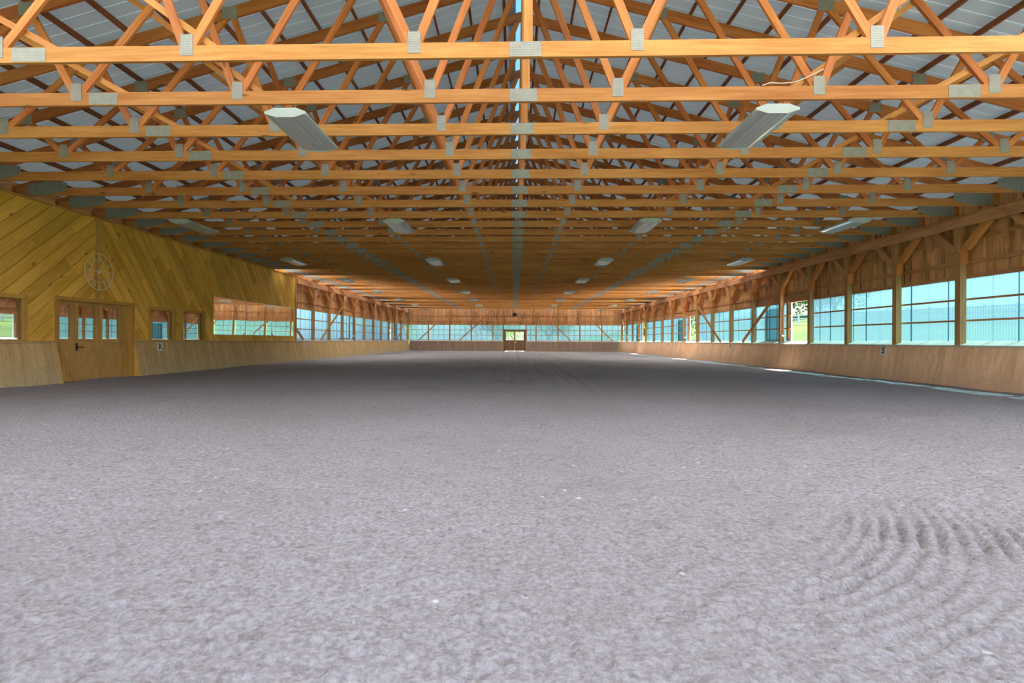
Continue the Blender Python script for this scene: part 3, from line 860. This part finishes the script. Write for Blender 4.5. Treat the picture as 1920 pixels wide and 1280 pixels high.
# ------------------------------------------------------------------ letters on the kick boards
def letter_sign(ch, s, y, lab, w=.21, h=.235):
    lean = math.atan((KT - KB) / (KH + .03))
    zc = KH - .03 - h / 2
    xk = KB + (KT - KB) * (zc + .03) / (KH + .03)
    r = empty('letter_sign', (s * (xk - .004), y, zc), lab, 'sign', 'dressage letters')
    b = MB(); b.box((-.004, -w / 2, -h / 2), (.004, w / 2, h / 2)); b.build('sign_board', M['signwhite'], r)
    cu = bpy.data.curves.new('letter', 'FONT'); cu.body = ch; cu.align_x = 'CENTER'; cu.align_y = 'CENTER'; cu.size = .25; cu.extrude = .002; cu.offset = .006
    to = bpy.data.objects.new('tmp', cu); COL.objects.link(to)
    bpy.context.view_layer.update()
    me = bpy.data.meshes.new_from_object(to.evaluated_get(bpy.context.evaluated_depsgraph_get()))
    bpy.data.objects.remove(to)
    me.materials.clear(); me.materials.append(M['signblack'])
    # text lies in XY facing +Z: stand it up on the sign, facing the arena
    if s > 0: m = Matrix(((0, 0, -1, -.006), (-1, 0, 0, 0), (0, 1, 0, -.003), (0, 0, 0, 1)))
    else: m = Matrix(((0, 0, 1, .006), (1, 0, 0, 0), (0, 1, 0, -.003), (0, 0, 0, 1)))
    me.transform(m)
    lo = bpy.data.objects.new('letter', me); COL.objects.link(lo); lo.parent = r
    r.rotation_euler = (0, s * lean, 0)
    return r
letter_sign('R', -1, 10330 / 665 - .316 - .05, 'white sign with black letter R on the ochre kick board near the doors')
letter_sign('B', -1, 10330 / 396 - .316, 'white sign with black letter B just beyond the panelling')
letter_sign('P', -1, 10330 / 283.5 - .316, 'white sign with black letter P on the ochre kick board')
letter_sign('F', -1, 10330 / 222 - .316, 'white sign with black letter F near the far corner, clock side')
letter_sign('S', 1, 10330 / 696 + .316, 'white sign with black letter S on the brown kick board')
letter_sign('E', 1, 10330 / 408 + .316, 'white sign with black letter E on the brown kick board')
letter_sign('V', 1, 10330 / 290 + .316, 'white sign with black letter V on the brown kick board')
letter_sign('K', 1, 10330 / 225 + .316, 'white sign with black letter K near the far corner')

# ------------------------------------------------------------------ hanging lights
def make_light():
    r = empty('hanging_light', (0, 0, 0))
    W, H, L = .265, .118, 1.26
    prof = [(-W, .045), (-W, .07), (-.14, H), (.14, H), (W, .07), (W, .045)]
    b = MB()
    up = [(x, -L / 2 + .012, z) for x, z in prof]; n = len(up)
    pts = up + [(x, L / 2 - .012, z) for x, _, z in up]
    b.add(pts, [(i, n + i, n + i + 1, i + 1) for i in range(n - 1)], pts)
    # lower lips
    for s in (-1, 1):
        b.box((min(s * W, s * (W - .035)), -L / 2 + .012, .036), (max(s * W, s * (W - .035)), L / 2 - .012, .05), axis=1)
    b.build('housing', M['enamel'], r)
    full = prof + [(.12, 0), (-.12, 0)]
    for y, s in ((-L / 2, 1), (L / 2 - .012, 1)):
        b = MB(); b.prism([(x, y, z) for x, z in full][::-1], (0, .012, 0)); b.build('end_cap', M['enamel'], r)
    b = MB(); xs_ = [(-W + .03, .04), (-.2, .026), (-.12, .012), (.12, .012), (.2, .026), (W - .03, .04)]
    pts = []
    for x, z in xs_:
        pts += [(x, -L / 2 + .012, z), (x, L / 2 - .012, z)]
    b.add(pts, [(2 * i, 2 * i + 1, 2 * i + 3, 2 * i + 2) for i in range(len(xs_) - 1)], pts); tag(b.build('lens', M['lens'], r), 'ribbed grey lens')
    for x in (-.13, -.045, .045, .13):
        b = MB(); b.cyl((x, -L / 2 + .05, .011), (x, L / 2 - .05, .011), .004, 6); b.build('lens_rib', M['lens'], r)
    for y in (-.5, .5):
        for x in (-.09, .09):
            b = MB(); b.cyl((x, y, H - .005), (x * .9, y, .20), .004, 5); b.build('hanger_wire', M['wire'], r)
    return r
lt = make_light()
first = True
POSN = {-8.2: 'outer line, clock side', -2.93: 'inner line, clock side', 3.25: 'inner line, side opposite the clock', 8.15: 'outer line, side opposite the clock'}
for k in range(8):
    for x in (-8.2, -2.93, 3.25, 8.15):
        if k == 0 and abs(x) > 5: continue
        o = lt if first else copy_tree(lt); first = False
        o.location = (x, 7.33 + 6.15 * k, 3.862)
        tag(o, 'white hanging light fixture, %s row from the near end, %s' % (ordinal(k), POSN[x]), 'light fixture', 'hanging lights')

# white cord over the second chord
b = MB(); b.tube([(3.05, 6.69, 4.2), (3.15, 6.69, 4.235), (3.3, 6.69, 4.225), (3.45, 6.69, 4.24), (3.58, 6.69, 4.29), (3.8, 6.7, 4.4)], .006)
tag(b.build('power_cord', M['wire']), 'thin white cord lying over the second truss', 'cord')

# ------------------------------------------------------------------ outlets and conduits beside the open windows
def outlet(s, y, lab):
    r = empty('outlet_box', (s * (XI + .07), y - .035, 1.24), lab, 'outlet box', 'outlet boxes')
    b = MB(); b.box((-.05, -.03, 0), (.05, .03, .07)); b.box((.04, -.06, .01), (.09, -.0, .05)); b.build('box', M['signwhite'], r)
    b = MB(); b.tube([(0, 0, .07), (0, 0, 1.08), (s * .06, 0, 1.22), (s * .2, -.05, 1.24)], .011); b.tube([(0, 0, 0), (-.02 * s, 0, -.08), (s * .08, -.02, -.16)], .011); b.build('conduit', M['conduit'], r)
outlet(1, 21.04, 'white outlet box with rusty conduit on the post by the nearest open window')
outlet(1, 32.9, 'white outlet box with conduit on the post by the second open window')
outlet(1, 44.8, 'white outlet box with conduit on the post by the third open window')
outlet(-1, 34.3, 'white outlet box with conduit on the fourth post of the clock wall')
outlet(-1, 46.1, 'white outlet box with conduit by the open window of the clock wall')

# ------------------------------------------------------------------ far doors and the black box over them
b = MB()
b.box((-1.0, YF - .12, 0), (-.88, YF + .05, 2.08)); b.box((.99, YF - .12, 0), (1.11, YF + .05, 2.08)); b.box((-1.0, YF - .12, 1.95), (1.11, YF + .05, 2.1))
tag(b.build('trim_6', M['doorframe']), 'brown timber frame around the far double doors', 'door frame', kind='structure')
for n, x0, x1, lab in ((4, -.88, .05, 'half glazed far door leaf on the clock side'), (5, .06, .99, 'half glazed far door leaf away from the clock')):
    r = empty('door_%d' % n, ((x0 + x1) / 2, YF - .07, .02), lab, 'door', 'far doors', 'structure'); W = (x1 - x0) / 2
    b = MB()
    for q in (((-W, 0, 0), (-W + .07, .045, 1.92)), ((W - .07, 0, 0), (W, .045, 1.92)), ((-W + .07, 0, 1.85), (W - .07, .045, 1.92)), ((-W + .07, 0, .93), (W - .07, .045, 1.04)), ((-W + .07, 0, 0), (W - .07, .045, .1))): b.box(*q)
    b.build('frame', M['doorframe'], r)
    b = MB(); 
    for j in range(4): b.box((-W + .07 + j * (2 * W - .14) / 4, .012, .1), (-W + .07 + (j + 1) * (2 * W - .14) / 4 - .003, .035, .93), axis=2)
    b.build('panel', M['doorframe'], r)
    b = MB(); b.box((-W + .07, .02, 1.04), (W - .07, .026, 1.85)); b.build('pane', M['clear'], r)
b = MB(); b.box((.05, YF - .12, .05), (.10, YF - .09, .98), axis=2); b.box((.03, YF - .14, .78), (.2, YF - .1, .95)); tag(b.build('door_stop', M['sill']), 'pale upright latch bar where the far doors meet', 'latch bar')
b = MB(); b.box((-.19, -.14, -.15), (.19, .14, .15)); r = empty('loudspeaker', (XC - .05, YF - .2, 3.54), 'small black box hung high above the far doors', 'speaker')
b.build('casing', M['dark'], r); b = MB(); b.box((-.15, -.15, -.11), (.15, -.139, .11)); b.build('grille', M['iron'], r); b = MB(); b.box((-.02, -.02, .14), (.02, .02, .44)); b.build('bracket', M['iron'], r)

# ------------------------------------------------------------------ arena floor
def vnoise(x, y, seed):
    xi = np.floor(x).astype(np.int64); yi = np.floor(y).astype(np.int64); fx = x - xi; fy = y - yi
    fx = fx * fx * (3 - 2 * fx); fy = fy * fy * (3 - 2 * fy)
    def h(a, c):
        n = (a * 374761393 + c * 668265263 + seed * 1274126177) & 0x7fffffff
        n = ((n ^ (n >> 13)) * 1274126177) & 0x7fffffff
        return ((n ^ (n >> 16)) & 0xffff) / 65535.0
    return (h(xi, yi) * (1 - fx) + h(xi + 1, yi) * fx) * (1 - fy) + (h(xi, yi + 1) * (1 - fx) + h(xi + 1, yi + 1) * fx) * fy
gy = [1.1]
while gy[-1] < YF: gy.append(gy[-1] + max(.014, .0085 * gy[-1]))
gy = np.array([YN, 0., .6] + gy); gx = np.linspace(-10.32, 10.32, 1040)
GX, GY = np.meshgrid(gx, gy)
sp = np.maximum(.014, .0085 * GY)
def oc(scale, amp, seed, ridge=0):
    wgt = np.clip((scale / sp - 1.6) / 2, 0, 1)
    wx = GX + .35 * scale * (vnoise(GX / scale * 1.7, GY / scale * 1.7, seed + 50) - .5); wy = GY + .35 * scale * (vnoise(GX / scale * 1.7 + 9, GY / scale * 1.7, seed + 51) - .5)
    v = vnoise(wx / scale, wy / scale, seed) - .5
    if ridge: v = np.minimum(np.abs(v) * 3.2, .6) - .35
    return amp * wgt * v
Z = oc(1.3, .03, 1) + oc(.35, .016, 2) + oc(.13, .020, 3) + oc(.085, .020, 4, 1) + oc(.05, .018, 6, 1) + oc(.033, .014, 5)
# raked arcs near the camera
dx, dy = GX - .2, GY - 4.3; rr = np.hypot(dx, dy); an = np.degrees(np.arctan2(dy, dx))
rr2 = rr + .06 * (vnoise(GX * 1.3, GY * 1.3, 21) - .5)
msk = np.clip((rr - 1.9) / .4, 0, 1) * np.clip((3.4 - rr) / .6, 0, 1) * np.clip((an + 72) / 22, 0, 1) * np.clip((-14 - an) / 18, 0, 1) * np.clip(.35 + 1.5 * (vnoise(GX * .9, GY * .9, 22) - .25), 0, 1)
Z += -.034 * msk * np.clip(.35 + 1.4 * vnoise(GX * 6, GY * 6, 23), 0, 1.4) * np.clip(np.sin(rr2 * 2 * math.pi / .085) - .1, -.1, 1)
# long harrow lines
wv = GX + .25 * (vnoise(GX * .0 + 3, GY * .12, 31) - .5) + .02 * (GX * np.clip((14 - GY) / 8, -1, 1))
m2 = np.clip((GY - 9) / 5, 0, 1) * np.clip((7 - np.abs(GX - .6)) / 4, 0, 1)
ln = vnoise(wv / .16, GY * .05, 33)
Z += -.065 * m2 * np.clip(ln * 1.6 - .75, 0, 1)
# oblique streaks towards the brown kick boards
st = vnoise((GX * .8 + GY * .35) / .22, (GY * .8 - GX * .35) / 1.6, 41)
m3 = np.clip((GX - 1.5) / 3, 0, 1) * np.clip((GY - 3.5) / 2, 0, 1)
Z += -.022 * m3 * np.clip(st * 1.7 - .8, 0, 1)
# sand banked a little against the boards
Z += .03 * np.clip((np.abs(GX) - 9.7) / .4, 0, 1)
Z -= Z.mean()
ny, nx = GX.shape
co = np.stack([GX, GY, Z], -1).reshape(-1, 3).astype(np.float32)
idx = np.arange(ny * nx).reshape(ny, nx)
fq = np.stack([idx[:-1, :-1], idx[:-1, 1:], idx[1:, 1:], idx[1:, :-1]], -1).reshape(-1, 4).astype(np.int32)
me = bpy.data.meshes.new('floor')
me.vertices.add(len(co)); me.vertices.foreach_set('co', co.ravel())
me.loops.add(fq.size); me.loops.foreach_set('vertex_index', fq.ravel())
me.polygons.add(len(fq)); me.polygons.foreach_set('loop_start', np.arange(0, fq.size, 4, dtype=np.int32)); me.polygons.foreach_set('loop_total', np.full(len(fq), 4, dtype=np.int32))
me.polygons.foreach_set('use_smooth', np.ones(len(fq), dtype=bool))
me.update(calc_edges=True); me.materials.append(M['sand'])
o = bpy.data.objects.new('floor', me); COL.objects.link(o)
tag(o, 'raked grey sand and fibre riding arena floor', 'floor', kind='structure')

# ------------------------------------------------------------------ outside
def terr(x, y):
    z = -.12
    if x > 15: z += (min(x, 46) - 15) * min(.2, max(.10, .09 + .0011 * y)) + max(0, x - 46) * .02
    if x < -17: z += (min(-x, 70) - 17) * .035
    if y > 58: z = max(z, -.12 + (min(y, 130) - 58) * .012)
    return z
b = MB(); step = 4.0; gxs = [-160 + i * step for i in range(81)]; gys = [-60 + i * step for i in range(66)]
pts = [(x, y, terr(x, y)) for y in gys for x in gxs]; n = len(gxs)
b.add(pts, [(j * n + i, j * n + i + 1, (j + 1) * n + i + 1, (j + 1) * n + i) for j in range(len(gys) - 1) for i in range(n - 1)], pts)
tag(b.build('ground_lawn', M['lawn'], smooth=True), 'green lawn rising outside the windows', 'lawn', kind='structure')
b = MB(); b.box((10.75, -14, -.2), (15.0, 58, -.06)); b.box((-16.5, -14, -.2), (-10.75, 58, -.06)); b.box((-10.75, YF + .5, -.2), (10.75, 58, -.06))  # apron added to reflect sunlight in through the windows
tag(b.build('ground_bounce_gravel', M['gravel']), 'pale gravel apron added to bounce sunlight indoors', 'gravel', kind='structure')

def tree(loc, h, rad, mat, lab, seed, leaves=2600, trunk=.3, ls=.28):
    rg = random.Random(seed); r = empty('leafy_tree', loc, lab, 'tree', 'trees outside')
    b = MB(); b.cyl((0, 0, -.3), (0, 0, h * trunk * 1.6), rad * .06 + .08, 8, rad * .04)
    for j in range(5):
        a = rg.uniform(0, 6.28); b.cyl((0, 0, h * trunk), (math.cos(a) * rad * .6, math.sin(a) * rad * .6, h * (.5 + .25 * rg.random())), rad * .03 + .03, 6, .03)
    b.build('trunk', M['bark'], r)
    b = MB(); cl = [(rg.gauss(0, rad * .42), rg.gauss(0, rad * .42), h * (trunk + (1 - trunk) * rg.uniform(.15, .88)), rad * rg.uniform(.28, .5)) for _ in range(26)]
    for j in range(leaves):
        cx, cy, cz, cr = rg.choice(cl)
        d = Vector((rg.gauss(0, 1), rg.gauss(0, 1), rg.gauss(0, 1))).normalized() * cr * (rg.random() ** .4)
        p = Vector((cx, cy, cz)) + d
        u = Vector((rg.gauss(0, 1), rg.gauss(0, 1), rg.gauss(0, 1))).normalized(); w = u.cross(Vector((rg.gauss(0, 1), rg.gauss(0, 1), 1))).normalized()
        s = ls * rg.uniform(.6, 1.3)
        b.add([p - u * s, p + w * s * .5, p + u * s, p - w * s * .5], [(0, 1, 2, 3)], [tuple(p)] * 4, rg.random())
    b.build('foliage', mat, r)
tree((44, 80, terr(44, 80)), 11, 7, M['leaf'], 'broad green tree behind the fence, seen through the nearest open window', 1, 9000, .10, .24)
tree((66, 112, terr(66, 112)), 12, 8, M['leaf'], 'taller green tree behind the broad one beyond the fence', 2, 5000, .15, .3)
tree((24, 68, terr(24, 68)), 8, 4.2, M['leafy'], 'bright yellow green tree filling the second open window', 3, 7000, .06, .17)
tree((27, 112, terr(27, 112)), 8, 5, M['leafy'], 'small yellow green tree seen through the third open window', 4, 4000, .1, .22)
tree((-17, 68, terr(-17, 68)), 8, 3.6, M['leafy'], 'yellow green tree outside the open window of the clock wall', 5, 6000, .06, .17)
tree((-3, 92, terr(-3, 92)), 9, 6, M['leaf'], 'round green tree beyond the far doors', 6, 8000, .12, .22)
tree((7, 108, terr(7, 108)), 10, 6.5, M['leaf'], 'second green tree beyond the far doors', 7, 8000, .12, .22)

fr = empty('paddock_fence', (35, 70, terr(35, 70)), 'pale post and rail fence across the lawn outside the open window', 'fence')
fy = [20 + 2.6 * i for i in range(44)]
fp = [(35.0, y, terr(35, y)) for y in fy]
for p in fp:
    b = MB(); q = Vector(p) - fr.location; b.box((q.x - .07, q.y - .07, q.z - .3), (q.x + .07, q.y + .07, q.z + 1.35)); b.build('fence_post', M['fence'], fr)
for h in (.35, .75, 1.15):
    b = MB()
    for p, q in zip(fp[:-1], fp[1:]):
        b.beam(Vector(p) - fr.location + Vector((-.08, 0, h)), Vector(q) - fr.location + Vector((-.08, 0, h)), .03, .15)
    b.build('fence_rail', M['fence'], fr)

# ------------------------------------------------------------------ light
w = bpy.data.worlds.new('sky'); SC.world = w; w.use_nodes = True
nt = w.node_tree; nt.nodes.clear()
ou = nt.nodes.new('ShaderNodeOutputWorld'); bg = nt.nodes.new('ShaderNodeBackground'); sk = nt.nodes.new('ShaderNodeTexSky')
sk.sky_type = 'NISHITA'; sk.sun_disc = False; sk.sun_elevation = math.radians(66); sk.sun_rotation = math.radians(90); sk.air_density = 1.0; sk.dust_density = 2.0; sk.ozone_density = 1.0
bg.inputs[1].default_value = .15
nt.links.new(sk.outputs[0], bg.inputs[0]); nt.links.new(bg.outputs[0], ou.inputs[0])
sd = bpy.data.lights.new('sun', 'SUN'); sd.energy = 8.0; sd.angle = math.radians(.6); sd.color = (1.0, .95, .86)
so = bpy.data.objects.new('sun', sd); COL.objects.link(so)
so.rotation_euler = Vector((.45, 0.02, 1.0)).to_track_quat('Z', 'Y').to_euler()

# ------------------------------------------------------------------ camera
t = .0306
fw = Vector((-t, 1, 0)).normalized(); upv = Vector((-.005, 0, 1)); rt = fw.cross(upv).normalized(); up = rt.cross(fw)
m = Matrix((rt, up, -fw)).transposed().to_4x4(); m.translation = (0, 0, EYE)
cd = bpy.data.cameras.new('camera'); cam = bpy.data.objects.new('camera', cd); COL.objects.link(cam); cam.matrix_world = m
cd.sensor_width = 36; cd.lens = 1000 / 1920 * 36
cd.shift_x = 26.6 / 1920; cd.shift_y = -2 / 1920
cd.clip_start = .05; cd.clip_end = 500
SC.camera = cam

SC.view_settings.view_transform = 'Standard'; SC.view_settings.look = 'None'; SC.view_settings.gamma = 1.0; SC.view_settings.use_curve_mapping = False
SC.view_settings.exposure = 2.3
cy = SC.cycles
cy.max_bounces = 10; cy.diffuse_bounces = 5; cy.glossy_bounces = 4; cy.transmission_bounces = 6; cy.transparent_max_bounces = 24
cy.caustics_reflective = False; cy.caustics_refractive = False
cy.sample_clamp_indirect = 8.0
